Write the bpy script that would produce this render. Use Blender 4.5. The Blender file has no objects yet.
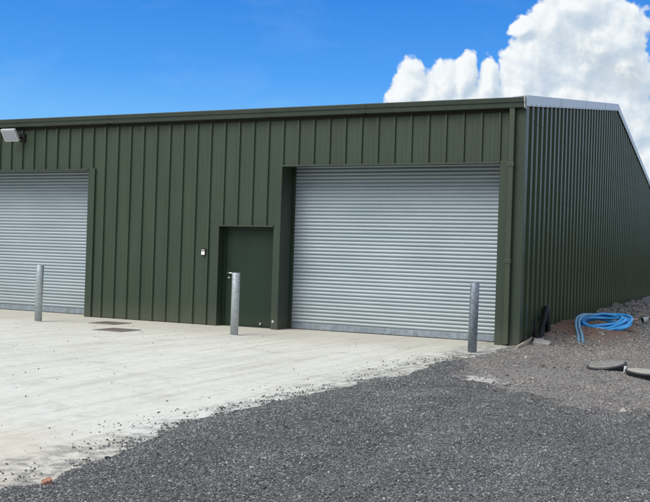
import bpy, bmesh, math, random
import numpy as np
from mathutils import Vector, Matrix

rng = np.random.default_rng(7)
random.seed(7)
scene = bpy.context.scene
COL = scene.collection

# ------------------------------------------------------------------ helpers
class MB:
    """collects geometry, then links it as ONE mesh object"""
    def __init__(s):
        s.v = []; s.f = []; s.mi = []; s.sm = []
    def face(s, pts, mi=0, smooth=False):
        n = len(s.v); s.v += [tuple(p) for p in pts]
        s.f.append(tuple(range(n, n + len(pts)))); s.mi.append(mi); s.sm.append(smooth)
    def box(s, x0, x1, y0, y1, z0, z1, mi=0, M=None):
        c = [(x, y, z) for z in (z0, z1) for y in (y0, y1) for x in (x0, x1)]
        if M is not None: c = [tuple(M @ Vector(p)) for p in c]
        n = len(s.v); s.v += c
        for q in ((0,2,3,1),(4,5,7,6),(0,1,5,4),(2,6,7,3),(0,4,6,2),(1,3,7,5)):
            s.f.append(tuple(n + i for i in q)); s.mi.append(mi); s.sm.append(False)
    def strip(s, A, B, mi=0, smooth=False):
        """quads between two equally long polylines, vertices shared"""
        n = len(s.v); k = len(A); s.v += [tuple(p) for p in A] + [tuple(p) for p in B]
        for i in range(k - 1):
            s.f.append((n + i, n + i + 1, n + k + i + 1, n + k + i)); s.mi.append(mi); s.sm.append(smooth)
    def extrude(s, prof, d, closed=True, mi=0, smooth=False):
        """closed profile of 3D points swept by vector d with end caps"""
        A = [Vector(p) for p in prof]; B = [p + Vector(d) for p in A]
        n = len(s.v); k = len(A); s.v += [tuple(p) for p in A + B]
        for i in range(k):
            j = (i + 1) % k
            s.f.append((n + i, n + j, n + k + j, n + k + i)); s.mi.append(mi); s.sm.append(smooth)
        if closed:
            s.f.append(tuple(n + i for i in range(k))[::-1]); s.f.append(tuple(n + k + i for i in range(k)))
            s.mi += [mi, mi]; s.sm += [False, False]
    def tube(s, pts, r, n=10, mi=0, caps=True, rad=None):
        pts = [Vector(p) for p in pts]; m = len(pts); base = len(s.v)
        t0 = (pts[1] - pts[0]).normalized()
        u = t0.orthogonal().normalized()
        for i, p in enumerate(pts):
            t = (pts[min(i + 1, m - 1)] - pts[max(i - 1, 0)]).normalized()
            u = (u - t * u.dot(t)).normalized(); w = t.cross(u)
            rr = rad[i] if rad else r
            for k in range(n):
                a = 2 * math.pi * k / n
                s.v.append(tuple(p + u * (rr * math.cos(a)) + w * (rr * math.sin(a))))
        for i in range(m - 1):
            for k in range(n):
                k2 = (k + 1) % n
                s.f.append((base + i*n + k, base + i*n + k2, base + (i+1)*n + k2, base + (i+1)*n + k)); s.mi.append(mi); s.sm.append(True)
        if caps:
            s.f.append(tuple(base + k for k in range(n))[::-1]); s.f.append(tuple(base + (m-1)*n + k for k in range(n)))
            s.mi += [mi, mi]; s.sm += [False, False]
    def lathe(s, prof, c=(0,0,0), n=32, mi=0, smooth=True, M=None):
        """profile of (radius, z)"""
        base = len(s.v); c = Vector(c)
        for r, z in prof:
            for k in range(n):
                a = 2 * math.pi * k / n
                p = Vector((r * math.cos(a), r * math.sin(a), z))
                if M is not None: p = M @ p
                s.v.append(tuple(p + c))
        for i in range(len(prof) - 1):
            for k in range(n):
                k2 = (k + 1) % n
                s.f.append((base+i*n+k, base+i*n+k2, base+(i+1)*n+k2, base+(i+1)*n+k)); s.mi.append(mi); s.sm.append(smooth)
        s.f.append(tuple(base + k for k in range(n))[::-1]); s.f.append(tuple(base + (len(prof)-1)*n + k for k in range(n)))
        s.mi += [mi, mi]; s.sm += [False, False]
    def build(s, name, mats, parent=None, bevel=0, loc=None):
        me = bpy.data.meshes.new(name); me.from_pydata(s.v, [], s.f)
        if not isinstance(mats, (list, tuple)): mats = [mats]
        for m in mats: me.materials.append(m)
        me.polygons.foreach_set('material_index', s.mi)
        me.polygons.foreach_set('use_smooth', s.sm)
        me.update()
        o = bpy.data.objects.new(name, me); COL.objects.link(o)
        if loc is not None:
            me.transform(Matrix.Translation(-Vector(loc))); o.location = loc
        if parent is not None:
            o.parent = parent
            if parent.type == 'EMPTY' and loc is None:
                pass
        if bevel:
            b = o.modifiers.new('Bevel', 'BEVEL'); b.width = bevel; b.segments = 2; b.limit_method = 'ANGLE'; b.angle_limit = math.radians(40)
        return o

def empty(name, loc=(0,0,0), rz=0):
    o = bpy.data.objects.new(name, None); COL.objects.link(o)
    o.location = loc; o.rotation_euler = (0, 0, rz); o.empty_display_size = .2
    return o
def tag(o, label=None, cat=None, group=None, kind=None):
    if label: o['label'] = label
    if cat: o['category'] = cat
    if group: o['group'] = group
    if kind: o['kind'] = kind
    return o

# ------------------------------------------------------------------ node helpers
class NT:
    def __init__(s, tree): s.t = tree; s.n = tree.nodes; s.l = tree.links
    def new(s, typ, **kw):
        n = s.n.new(typ)
        for k, v in kw.items(): setattr(n, k, v)
        return n
    def link(s, a, b): s.l.new(a, b)
    def put(s, sock, v):
        if isinstance(v, bpy.types.NodeSocket): s.l.new(v, sock)
        elif v is not None: sock.default_value = v
    def math(s, op, a, b=None, c=None, clamp=False):
        n = s.new('ShaderNodeMath', operation=op, use_clamp=clamp)
        s.put(n.inputs[0], a); s.put(n.inputs[1], b); s.put(n.inputs[2], c)
        return n.outputs[0]
    def vmath(s, op, a, b=None, out=0):
        n = s.new('ShaderNodeVectorMath', operation=op)
        s.put(n.inputs[0], a); s.put(n.inputs[1], b)
        return n.outputs[out]
    def rng(s, v, a, b, c=0., d=1., smooth=False):
        n = s.new('ShaderNodeMapRange'); n.clamp = True
        if smooth: n.interpolation_type = 'SMOOTHSTEP'
        s.put(n.inputs[0], v); s.put(n.inputs[1], a); s.put(n.inputs[2], b); s.put(n.inputs[3], c); s.put(n.inputs[4], d)
        return n.outputs[0]
    def noise(s, vec, scale, detail=4, rough=.55, dist=0., out='Fac', two=False):
        n = s.new('ShaderNodeTexNoise')
        if two: n.noise_dimensions = '2D'
        s.put(n.inputs['Vector'], vec)
        n.inputs['Scale'].default_value = scale; n.inputs['Detail'].default_value = detail
        n.inputs['Roughness'].default_value = rough; n.inputs['Distortion'].default_value = dist
        return n.outputs[out]
    def voro(s, vec, scale, out='Distance', feature='F1', rnd=1., two=False):
        n = s.new('ShaderNodeTexVoronoi', feature=feature)
        if two: n.voronoi_dimensions = '2D'
        s.put(n.inputs['Vector'], vec)
        n.inputs['Scale'].default_value = scale; n.inputs['Randomness'].default_value = rnd
        return n.outputs[out]
    def mix(s, f, a, b, mode='MIX'):
        n = s.new('ShaderNodeMix', data_type='RGBA', blend_type=mode)
        s.put(n.inputs[0], f); s.put(n.inputs[6], a); s.put(n.inputs[7], b)
        return n.outputs[2]
    def ramp(s, f, stops, interp='LINEAR'):
        n = s.new('ShaderNodeValToRGB'); n.color_ramp.interpolation = interp
        e = n.color_ramp.elements
        while len(e) < len(stops): e.new(.5)
        for el, (p, c) in zip(e, stops):
            el.position = p; el.color = c if len(c) == 4 else (*c, 1)
        s.put(n.inputs[0], f)
        return n.outputs[0]
    def scale(s, vec, v):
        n = s.new('ShaderNodeMapping'); s.put(n.inputs[0], vec); n.inputs['Scale'].default_value = v
        return n.outputs[0]
    def pos(s): return s.new('ShaderNodeNewGeometry').outputs['Position']
    def obj(s): return s.new('ShaderNodeTexCoord').outputs['Object']
    def attr(s, name): return s.new('ShaderNodeAttribute', attribute_name=name).outputs['Fac']
    def sep(s, v):
        n = s.new('ShaderNodeSeparateXYZ'); s.put(n.inputs[0], v); return n.outputs
    def bump(s, h, strength=.5, dist=.01, normal=None):
        n = s.new('ShaderNodeBump'); s.put(n.inputs['Height'], h)
        n.inputs['Strength'].default_value = strength; n.inputs['Distance'].default_value = dist
        if normal is not None: s.put(n.inputs['Normal'], normal)
        return n.outputs[0]

def rgb(r, g, b): return (r, g, b, 1.)
def material(name, col=None, rough=.5, metal=0., spec=.5):
    m = bpy.data.materials.new(name); m.use_nodes = True
    t = NT(m.node_tree); b = t.n['Principled BSDF']
    if col is not None: b.inputs['Base Color'].default_value = rgb(*col)
    b.inputs['Roughness'].default_value = rough; b.inputs['Metallic'].default_value = metal
    b.inputs['Specular IOR Level'].default_value = spec
    return m, t, b

# ------------------------------------------------------------------ materials
def painted(name, col, rough=.36, dust=.35, spec=.5):
    """plastic-coated steel sheet: faint streaks, dusty splash zone near the ground"""
    m, t, b = material(name, col, rough, 0, spec)
    p = t.pos()
    n1 = t.noise(t.scale(p, (1.2, 1.2, .22)), 2.2, 5, .6)
    n2 = t.noise(t.scale(p, (9, 9, .5)), 2.5, 4, .65)
    c = t.mix(t.rng(n1, .3, .72), rgb(*[x * .84 for x in col]), rgb(*[x * 1.13 for x in col]))
    c = t.mix(t.math('MULTIPLY', t.rng(n2, .5, .8), .12), c, rgb(*[x * 1.45 + .004 for x in col]))
    z = t.sep(p)[2]
    d = t.math('MULTIPLY', t.rng(t.math('ADD', z, t.math('MULTIPLY', n2, .5)), .75, .15, 0, 1, True), dust)
    c = t.mix(d, c, rgb(.13, .125, .10))
    t.link(c, b.inputs['Base Color'])
    t.link(t.math('ADD', t.math('MULTIPLY', n2, .16), rough - .07), b.inputs['Roughness'])
    t.link(t.bump(t.math('ADD', t.noise(t.scale(p, (1, 1, .35)), 1.3, 2), t.math('MULTIPLY', t.noise(t.scale(p, (1, 1, .7)), 4, 2), .25)), .30, .02), b.inputs['Normal'])
    return m
GREEN = (.031, .052, .031)
M_front = painted('green_front_sheet', GREEN, .42)
M_gable = painted('green_gable_sheet', (.029, .049, .022), .36, .2, .27)
M_trim = painted('green_trim', (.028, .047, .030), .42)
M_gutter = painted('green_gutter', (.027, .041, .031), .36, 0)
M_pipe = painted('green_downpipe', (.038, .057, .036), .42, .3)
M_door = painted('green_door_paint', (.012, .029, .018), .42, .1, .3)
M_flash, t, b = material('grey_flashing', (.48, .53, .57), .34, .35)
M_reveal = painted('green_reveal', (.024, .040, .026), .45, .3)
M_screw, _, _ = material('screw_head', (.035, .045, .035), .5)
M_gap_shade, _, _ = material('dark_gap_shade', (.008, .009, .008), .9)
M_roofs = painted('roof_sheet', (.16, .18, .19), .4, 0)

def galvanised(name, col, rough, metal, spot=.25, sc=30):
    m, t, b = material(name, col, rough, metal)
    p = t.pos()
    v = t.voro(p, sc, 'Color'); g = t.sep(v)[0]
    n = t.noise(t.scale(p, (6, 6, .8)), 2.0, 4, .65)
    f = t.math('ADD', t.math('MULTIPLY', g, spot), t.math('MULTIPLY', n, 1 - spot))
    c = t.mix(t.rng(f, .25, .75), rgb(*[x * .72 for x in col]), rgb(*[min(1, x * 1.18) for x in col]))
    t.link(c, b.inputs['Base Color'])
    t.link(t.math('ADD', t.math('MULTIPLY', g, .18), rough - .08), b.inputs['Roughness'])
    return m
M_shutter, t, b = material('galvanised_shutter', (.42, .48, .52), .56, .35)
p = t.pos(); n = t.noise(t.scale(p, (.5, 1, .8)), 1.6, 3, .5); n2 = t.noise(t.scale(p, (.25, 1, 14)), 1.0, 2, .5)
c = t.mix(t.rng(n, .35, .65), rgb(.275, .345, .39), rgb(.325, .395, .44)); c = t.mix(t.rng(n2, .35, .7), c, t.mix(.5, c, rgb(.40, .455, .485)))
zz = t.sep(p)[2]; gri = t.math('MULTIPLY', t.rng(t.math('ADD', zz, t.math('MULTIPLY', t.noise(t.scale(p, (3, 1, .6)), 1.5, 4, .6), .9)), 1.2, .45), .35)
c = t.mix(gri, c, rgb(.33, .33, .30))
sid = t.sep(t.voro(t.scale(p, (.02, .02, 13.85)), 1, 'Color', rnd=0.))[0]
c = t.mix(t.math('MULTIPLY', sid, .22), c, rgb(.24, .28, .31))
t.link(c, b.inputs['Base Color'])
t.link(t.bump(t.noise(t.scale(p, (1.2, 1, 3)), 2.2, 3), .25, .02), b.inputs['Normal'])
M_rail = galvanised('shutter_rail', (.30, .35, .40), .45, .6, .2, 12)
M_galv = galvanised('galvanised_post', (.42, .47, .50), .50, .55, .5, 55)
M_galvd = galvanised('galvanised_post_dark', (.24, .28, .33), .50, .55, .6, 40)
M_silt, _, _ = material('drain_silt', (.03, .027, .024), .9)
M_steel, _, _ = material('brushed_steel', (.62, .63, .62), .3, .9)
M_castiron, t, b = material('cast_iron', (.06, .052, .045), .7, .3)
t.link(t.mix(t.noise(t.pos(), 18, 4), rgb(.19, .175, .15), rgb(.34, .31, .265)), b.inputs['Base Color'])
M_white, _, _ = material('white_plastic', (.78, .79, .78), .4)
M_lightgrey, _, _ = material('light_grey_enamel', (.46, .48, .48), .45)
M_black, _, _ = material('black_plastic', (.007, .007, .007), .6, 0, .25)
M_rim, _, _ = material('dark_polymer', (.035, .04, .048), .5)
M_panel, t, b = material('lamp_glass', (.32, .36, .42), .12, 0)
M_bluepipe, t, b = material('blue_water_pipe', (.02, .24, .62), .35)
nn = t.noise(t.pos(), 7, 3); t.link(t.mix(nn, rgb(.02, .25, .62), rgb(.08, .40, .80)), b.inputs['Base Color'])
M_bluedusty, t, b = material('dusty_blue_pipe', (.16, .34, .50), .6)
M_greypipe, _, _ = material('grey_pipe', (.36, .39, .40), .5)
M_pink, t, b = material('pink_conduit', (.60, .36, .31), .6)
M_brick, t, b = material('orange_brick', (.42, .15, .09), .9)
t.link(t.mix(t.noise(t.pos(), 60, 4), rgb(.26, .12, .085), rgb(.42, .25, .18)), b.inputs['Base Color'])
M_timber, t, b = material('pale_timber', (.40, .33, .24), .8)
t.link(t.mix(t.noise(t.scale(t.pos(), (40, 2, 40)), 2, 4), rgb(.28, .23, .16), rgb(.48, .41, .31)), b.inputs['Base Color'])
M_flag, t, b = material('pale_flagstone', (.34, .32, .28), .9)
t.link(t.mix(t.noise(t.pos(), 14, 5, .65), rgb(.32, .30, .27), rgb(.56, .54, .50)), b.inputs['Base Color'])
t.link(t.bump(t.noise(t.pos(), 22, 6, .7), .9, .03), b.inputs['Normal'])
M_lid, t, b = material('dusty_lid', (.15, .145, .135), .8)
t.link(t.mix(t.noise(t.pos(), 16, 5, .65), rgb(.13, .128, .12), rgb(.32, .31, .285)), b.inputs['Base Color'])
M_lidpale, t, b = material('pale_dusty_lid', (.40, .38, .32), .8)
t.link(t.mix(t.noise(t.pos(), 13, 5, .65), rgb(.22, .21, .19), rgb(.52, .49, .42)), b.inputs['Base Color'])
M_collar, _, _ = material('pale_mortar', (.62, .61, .58), .9)

# concrete ------------------------------------------------------------
M_conc, t, b = material('brushed_concrete', (.6, .6, .57), .85, 0, .3)
p = t.pos(); X, Y, Z = t.sep(p)
big = t.noise(p, .35, 5, .6); med = t.noise(p, 1.7, 6, .65)
streak = t.noise(t.scale(p, (3.4, .17, 1)), 1.7, 6, .68, .25)
fine = t.noise(p, 55, 4, .7); brush = t.noise(t.scale(p, (60, 2.2, 1)), 1, 3, .6); mott = t.noise(p, 7, 6, .7)
c = t.mix(t.rng(big, .32, .68), rgb(.56, .565, .515), rgb(.655, .665, .625))
c = t.mix(t.math('MULTIPLY', t.rng(streak, .45, .66), .8), c, rgb(.655, .665, .635))
c = t.mix(t.math('MULTIPLY', t.rng(streak, .47, .30), .62), c, rgb(.385, .37, .33))
c = t.mix(t.math('MULTIPLY', t.rng(med, .54, .76), .62), c, rgb(.38, .365, .32))
c = t.mix(t.math('MULTIPLY', t.rng(mott, .52, .70), .42), c, rgb(.38, .37, .335))
c = t.mix(t.math('MULTIPLY', t.rng(mott, .46, .30), .30), c, rgb(.69, .70, .68))
for (x_, w_, ph_, am_) in ((-2.3, .11, .3, .5), (-3.9, .11, .3, .5), (-5.6, .13, 1.7, .9), (-7.2, .13, 1.7, .9)):      # faint tyre tracks
    cx_ = t.math('ADD', X, t.math('ADD', -x_, t.math('MULTIPLY', t.math('SINE', t.math('ADD', t.math('MULTIPLY', Y, .30), ph_)), -am_)))
    tr = t.rng(t.math('ADD', t.math('ABSOLUTE', cx_), t.math('MULTIPLY', t.math('SUBTRACT', mott, .5), .16)), w_, w_ * .45)
    c = t.mix(t.math('MULTIPLY', t.math('MULTIPLY', tr, t.rng(streak, .40, .62)), .34), c, rgb(.33, .32, .30))
jx = t.math('ABSOLUTE', t.math('ADD', Y, 5.35)); jl = t.rng(t.math('ADD', jx, t.math('MULTIPLY', mott, .02)), .035, .012)     # worn saw-cut joint
c = t.mix(t.math('MULTIPLY', jl, .28), c, rgb(.26, .25, .23))
wall = t.rng(t.math('ADD', Y, t.math('MULTIPLY', med, 2.)), -2.2, .6, 0, .55, True)      # dustier towards the wall
c = t.mix(wall, c, rgb(.45, .425, .375))
tan = t.math('MULTIPLY', t.rng(t.math('ADD', Y, t.math('MULTIPLY', big, 2.5)), -8.6, -11.0, 0, 1, True), t.rng(X, -.2, -2.4, .45, .9))
c = t.mix(t.math('MULTIPLY', tan, .85), c, rgb(.55, .475, .345))
eb = t.rng(t.math('ADD', X, t.math('MULTIPLY', med, 1.5)), -.22, .30, 0, 1, True)                     # patches of grit dust by the gravel
edge = t.math('MULTIPLY', t.math('MULTIPLY', eb, t.rng(t.math('ADD', mott, t.math('MULTIPLY', fine, .5)), .66, .84)), .85)
c = t.mix(edge, c, rgb(.17, .17, .17))
gp_ = t.noise(t.scale(p, (14, 5, 1)), 1.6, 5, .75)
c = t.mix(t.math('MULTIPLY', t.rng(gp_, .50, .74), .34), c, rgb(.34, .33, .295))
c = t.mix(t.math('MULTIPLY', t.rng(gp_, .46, .28), .30), c, rgb(.76, .765, .74))
c = t.mix(t.math('MULTIPLY', t.rng(fine, .56, .75), .30), c, rgb(.28, .27, .25))
c = t.mix(t.math('MULTIPLY', t.rng(brush, .5, .75), .18), c, rgb(.34, .33, .30))
t.link(t.vmath('MULTIPLY', c, (1.05, 1.045, .995)), b.inputs['Base Color'])
t.link(t.bump(t.math('ADD', t.math('MULTIPLY', brush, .6), t.math('ADD', fine, t.math('MULTIPLY', med, 2))), .35, .004), b.inputs['Normal'])

# earth / gravel bed ----------------------------------------------------
M_earth, t, b = material('gravel_bed', (.1, .1, .1), .95, 0, .25)
p = t.pos()
dk = t.attr('dark'); md = t.attr('mound'); sp = t.attr('spill'); gr = t.attr('grass')
cell = t.sep(t.voro(p, 85, 'Color'))[0]; cd = t.voro(p, 85)
cell2 = t.sep(t.voro(p, 26, 'Color'))[0]; cd2 = t.voro(p, 26)
n1 = t.noise(p, 1.1, 5, .6); n2 = t.noise(p, 6, 5, .65)
dustc = t.mix(n2, rgb(.13, .135, .135), rgb(.21, .212, .20))
darkc = t.ramp(cell, [(0, (.05, .053, .053)), (.55, (.13, .137, .138)), (.86, (.21, .217, .217)), (1, (.42, .42, .41))])
brown = t.ramp(cell, [(0, (.13, .125, .118)), (.5, (.225, .218, .206)), (.88, (.30, .292, .278)), (1, (.50, .49, .47))])
brown = t.mix(t.rng(n1, .35, .68), brown, t.mix(.6, brown, rgb(.30, .278, .248)))
brown = t.mix(t.math('MULTIPLY', t.rng(n2, .5, .75), .55), brown, rgb(.10, .092, .085))
soil = t.mix(n2, rgb(.145, .082, .052), rgb(.27, .165, .112))
spillc = t.mix(n2, rgb(.48, .47, .43), rgb(.70, .69, .65))
darkc = t.mix(t.rng(n1, .5, .66, 0, .6), darkc, dustc)
c = t.mix(dk, brown, darkc); c = t.mix(md, c, soil)
c = t.mix(t.rng(t.math('ADD', sp, t.math('MULTIPLY', t.math('SUBTRACT', t.noise(p, 3.4, 6, .7), .5), 2.6)), .42, .72), c, spillc)
c = t.mix(gr, c, t.mix(n1, rgb(.045, .07, .02), rgb(.09, .10, .04)))
t.link(c, b.inputs['Base Color'])
h = t.math('ADD', t.math('MULTIPLY', cd, -.9), t.math('ADD', t.math('MULTIPLY', cd2, -1.2), t.math('MULTIPLY', n2, 1.2)))
t.link(t.bump(h, .9, .014), b.inputs['Normal'])

def stone_mat(name, stops):
    m, t, b = material(name, None, .88, 0, .35)
    r = t.new('ShaderNodeObjectInfo').outputs['Random']
    n = t.noise(t.pos(), 120, 3, .6)
    c = t.ramp(r, stops)
    pt = t.noise(t.scale(t.pos(), (1, .6, 1)), .9, 4, .6)
    c = t.mix(t.rng(pt, .36, .62, .38, 0), c, t.vmath('MULTIPLY', c, (.45, .45, .46)))
    c = t.mix(t.rng(pt, .50, .70, 0, .35), c, t.vmath('MULTIPLY', c, (1.5, 1.48, 1.45)))
    c = t.mix(.30, c, t.mix(n, rgb(.05, .05, .05), rgb(.30, .30, .29)))
    t.link(c, b.inputs['Base Color'])
    return m
M_stone_dark = stone_mat('dark_crushed_stone', [(0, (.034, .037, .037)), (.40, (.108, .115, .116)), (.78, (.205, .213, .213)), (.94, (.37, .375, .37)), (1, (.60, .60, .58))])
M_stone_brown = stone_mat('brown_grey_stone', [(0, (.085, .078, .070)), (.42, (.20, .188, .172)), (.82, (.30, .285, .265)), (.96, (.42, .40, .37)), (1, (.62, .59, .53))])
M_rubble = stone_mat('rubble_stone', [(0, (.09, .084, .078)), (.5, (.17, .16, .15)), (.85, (.25, .24, .225)), (1, (.44, .42, .38))])

# ------------------------------------------------------------------ terrain height
EY = np.array([-60, -13.5, -12.4, -12.1, -11.9, -11.2, -10.2, -9.05, -7.8, -6.7, -5.4, -4.4, -3.5, -2.8, -2.2, -1.2, -.3, .05, .3])
EX = np.array([-.2, -.35, -.33, -.28, -.13, -.29, -.46, -.60, -.50, -.33, -.20, -.23, -.30, -.20, -.08, -.06, -.08, -.02, .0])
def hashnoise(x, y, s, seed=0):
    """cheap smooth value noise"""
    x = np.asarray(x) * s + seed * 17.3; y = np.asarray(y) * s - seed * 9.1
    xi = np.floor(x); yi = np.floor(y); fx = x - xi; fy = y - yi
    fx = fx * fx * (3 - 2 * fx); fy = fy * fy * (3 - 2 * fy)
    def h(a, b):
        v = np.sin(a * 127.1 + b * 311.7 + seed * 74.7) * 43758.5453
        return v - np.floor(v)
    return (h(xi, yi) * (1 - fx) + h(xi + 1, yi) * fx) * (1 - fy) + (h(xi, yi + 1) * (1 - fx) + h(xi + 1, yi + 1) * fx) * fy - .5
def edge_x(y):
    y = np.asarray(y, float)
    return np.interp(y, EY, EX) + .16 * hashnoise(y, y * 0, 2.1, 1) + .07 * hashnoise(y, y * 0, 7.3, 2)
def sstep(a, b, x):
    k = np.clip((x - a) / (b - a), 0, 1); return k * k * (3 - 2 * k)
MX, MY = .62, 3.75
def dark_mask(x, y):
    yb = np.interp(x, [-1, -.3, .3, 1.3, 2.9, 9], [-2.6, -3.0, -4.6, -6.7, -7.1, -7.6])
    return sstep(.35, -.35, y - yb + 1.5 * hashnoise(x, y, 1.3, 3) + .7 * hashnoise(x, y, 5, 4))
def mound_mask(x, y):
    d = np.sqrt(((x - MX) / 1.35) ** 2 + ((y - MY) / 2.9) ** 2)
    return sstep(1.0, .35, d + .25 * hashnoise(x, y, 2.6, 5))
def height(x, y):
    x = np.asarray(x, float); y = np.asarray(y, float)
    z = .045 * hashnoise(x, y, .7, 6) + .035 * hashnoise(x, y, 2.2, 7) + .018 * hashnoise(x, y, 6.5, 8)
    for rx_, ph in ((1.15, .4), (2.75, 1.9)):                        # worn wheel ruts running in from the road
        c_ = rx_ + .18 * np.sin(y * .55 + ph) + .3 * hashnoise(y, y * 0, .5, 13)
        z = z - .035 * np.exp(-((x - c_) / .2) ** 2) + .016 * np.exp(-((x - c_ - .36) / .14) ** 2)
    dm = dark_mask(x, y)
    z = z + .035 * dm + .05 * (1 - np.exp(-((x - .85) / .7) ** 2 - ((y + 5.4) / .8) ** 2)) * np.clip(dm * (1 - dm) * 4, 0, 1) * np.clip(.55 + hashnoise(x, y, 3.1, 14), 0, 1)
    z = z + .22 * mound_mask(x, y)
    berm = sstep(5.0, 10, y) * sstep(2.3, .3, x) * .26            # rubble heaped along the gable further back
    z = z + berm * (1 + .8 * hashnoise(x, y, 1.4, 9))
    z = z + sstep(.55, .0, x) * sstep(.2, 1.6, y) * .05
    e = edge_x(y)
    ramp = sstep(0, .45, x - e)
    z = np.where((y < .3), z * ramp + .004 + (ramp * .012), z)
    z = np.where((y < .25) & (x < e), .004 - np.clip((e - x) * 2.2, 0, .25), z)   # dives under the slab
    return z

def axis(lo, hi, step, far):
    a = list(np.arange(lo, hi + 1e-6, step)); d = step; v = hi
    while v < far: d *= 1.35; v += d; a.append(v)
    d = step; v = lo
    while v > -far: d *= 1.35; v -= d; a.insert(0, v)
    return np.array(a)
gx = axis(-1.1, 5.2, .05, 700); gy = axis(-13.2, 14, .06, 700)
GX, GY = np.meshgrid(gx, gy)
GZ = height(GX, GY)
inside = (GX < -.12) & (GY > -.05) & (GY < 24) & (GX > -30)
GZ = np.where(inside, -.3, GZ)
under = (GX < -1.0) & (GX > -46) & (GY < .3) & (GY > -42); GZ = np.where(under, -.3, GZ)
far = (np.abs(GX) > 60) | (np.abs(GY) > 60); GZ = np.where(far, GZ + .8 * hashnoise(GX, GY, .02, 11), GZ)
nx, ny = len(gx), len(gy)
V = np.stack([GX.ravel(), GY.ravel(), GZ.ravel()], 1)
ii = np.arange(nx * ny).reshape(ny, nx)
F = np.stack([ii[:-1, :-1].ravel(), ii[:-1, 1:].ravel(), ii[1:, 1:].ravel(), ii[1:, :-1].ravel()], 1)
me = bpy.data.meshes.new('ground')
me.vertices.add(len(V)); me.vertices.foreach_set('co', V.astype(np.float32).ravel())
me.loops.add(F.size); me.loops.foreach_set('vertex_index', F.astype(np.int32).ravel())
me.polygons.add(len(F)); me.polygons.foreach_set('loop_start', np.arange(0, F.size, 4, dtype=np.int32))
me.polygons.foreach_set('use_smooth', np.ones(len(F), bool))
me.update(); me.validate()
def addattr(me, name, arr):
    a = me.attributes.new(name, 'FLOAT', 'POINT'); a.data.foreach_set('value', arr.astype(np.float32).ravel())
addattr(me, 'dark', dark_mask(GX, GY) * (GX < 12) * (GY > -40))
addattr(me, 'mound', mound_mask(GX, GY) ** .6)
sd = np.sqrt(((GX - .74) / .36) ** 2 + ((GY + 5.2) / .75) ** 2)
addattr(me, 'spill', np.clip(1.05 - sd, 0, 1))
addattr(me, 'grass', sstep(14, 20, np.maximum(GX, np.maximum(-GX - 46, np.maximum(GY - 26, -GY - 40)))))
me.materials.append(M_earth)
ground = bpy.data.objects.new('ground', me); COL.objects.link(ground); tag(ground, kind='structure')

# hills out of view around the yard, added to darken reflections in the gable
M_hill, t, b = material('hill_fields', None, .95, 0, .2)
p = t.pos()
c = t.mix(t.rng(t.noise(p, .012, 4), .4, .6), rgb(.035, .055, .02), rgb(.07, .085, .035))
c = t.mix(t.rng(t.noise(p, .05, 4), .5, .62), c, rgb(.018, .03, .014)); t.link(c, b.inputs['Base Color'])
m = MB(); rows = []
for R_, k_ in ((300, 0), (420, .45), (560, 1.0), (720, .9), (900, 0)):
    row = []
    for i in range(181):
        a = 2 * math.pi * i / 180
        view = abs((a - (math.pi / 2 + .43) + math.pi) % (2 * math.pi) - math.pi)
        amp = 14 + 46 * float(sstep(.45, .9, view))
        row.append((R_ * math.cos(a), R_ * math.sin(a), -2 + k_ * amp * (1 + .5 * float(hashnoise(math.cos(a) * 3, math.sin(a) * 3, 1.3, 31)) + .1 * float(hashnoise(i, 0, .7, 32)))))
    rows.append(row)
for A_, B_ in zip(rows[:-1], rows[1:]): m.strip(A_, B_, 0, True)
tag(m.build('hills', M_hill), kind='structure')

# concrete yard: sheet with a real edge
m = MB(); m.box(-45, .03, -41, .62, -.16, 0)
tag(m.build('concrete_yard', M_conc), kind='structure')

# ------------------------------------------------------------------ gravel (uncountable: stuff, instanced stones)
def pebble_group(name, mat, seed):
    g = bpy.data.node_groups.new(name, 'GeometryNodeTree')
    g.interface.new_socket('Geometry', in_out='INPUT', socket_type='NodeSocketGeometry')
    g.interface.new_socket('Geometry', in_out='OUTPUT', socket_type='NodeSocketGeometry')
    t = NT(g)
    gi = t.new('NodeGroupInput'); go = t.new('NodeGroupOutput')
    ico = t.new('GeometryNodeMeshIcoSphere'); ico.inputs['Radius'].default_value = .5; ico.inputs['Subdivisions'].default_value = 1
    sp = t.new('GeometryNodeSetPosition'); t.link(ico.outputs[0], sp.inputs[0])
    rv = t.new('FunctionNodeRandomValue', data_type='FLOAT_VECTOR')
    rv.inputs[0].default_value = (-.17,) * 3; rv.inputs[1].default_value = (.17,) * 3; rv.inputs['Seed'].default_value = seed
    t.link(rv.outputs[0], sp.inputs['Offset'])
    sm = t.new('GeometryNodeSetMaterial'); sm.inputs['Material'].default_value = mat
    t.link(sp.outputs[0], sm.inputs[0])
    iop = t.new('GeometryNodeInstanceOnPoints'); t.link(gi.outputs[0], iop.inputs['Points']); t.link(sm.outputs[0], iop.inputs['Instance'])
    a1 = t.new('GeometryNodeInputNamedAttribute', data_type='FLOAT_VECTOR'); a1.inputs[0].default_value = 'rot'
    a2 = t.new('GeometryNodeInputNamedAttribute', data_type='FLOAT_VECTOR'); a2.inputs[0].default_value = 'size'
    t.link(a1.outputs[0], iop.inputs['Rotation']); t.link(a2.outputs[0], iop.inputs['Scale'])
    t.link(iop.outputs[0], go.inputs[0])
    return g
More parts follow.
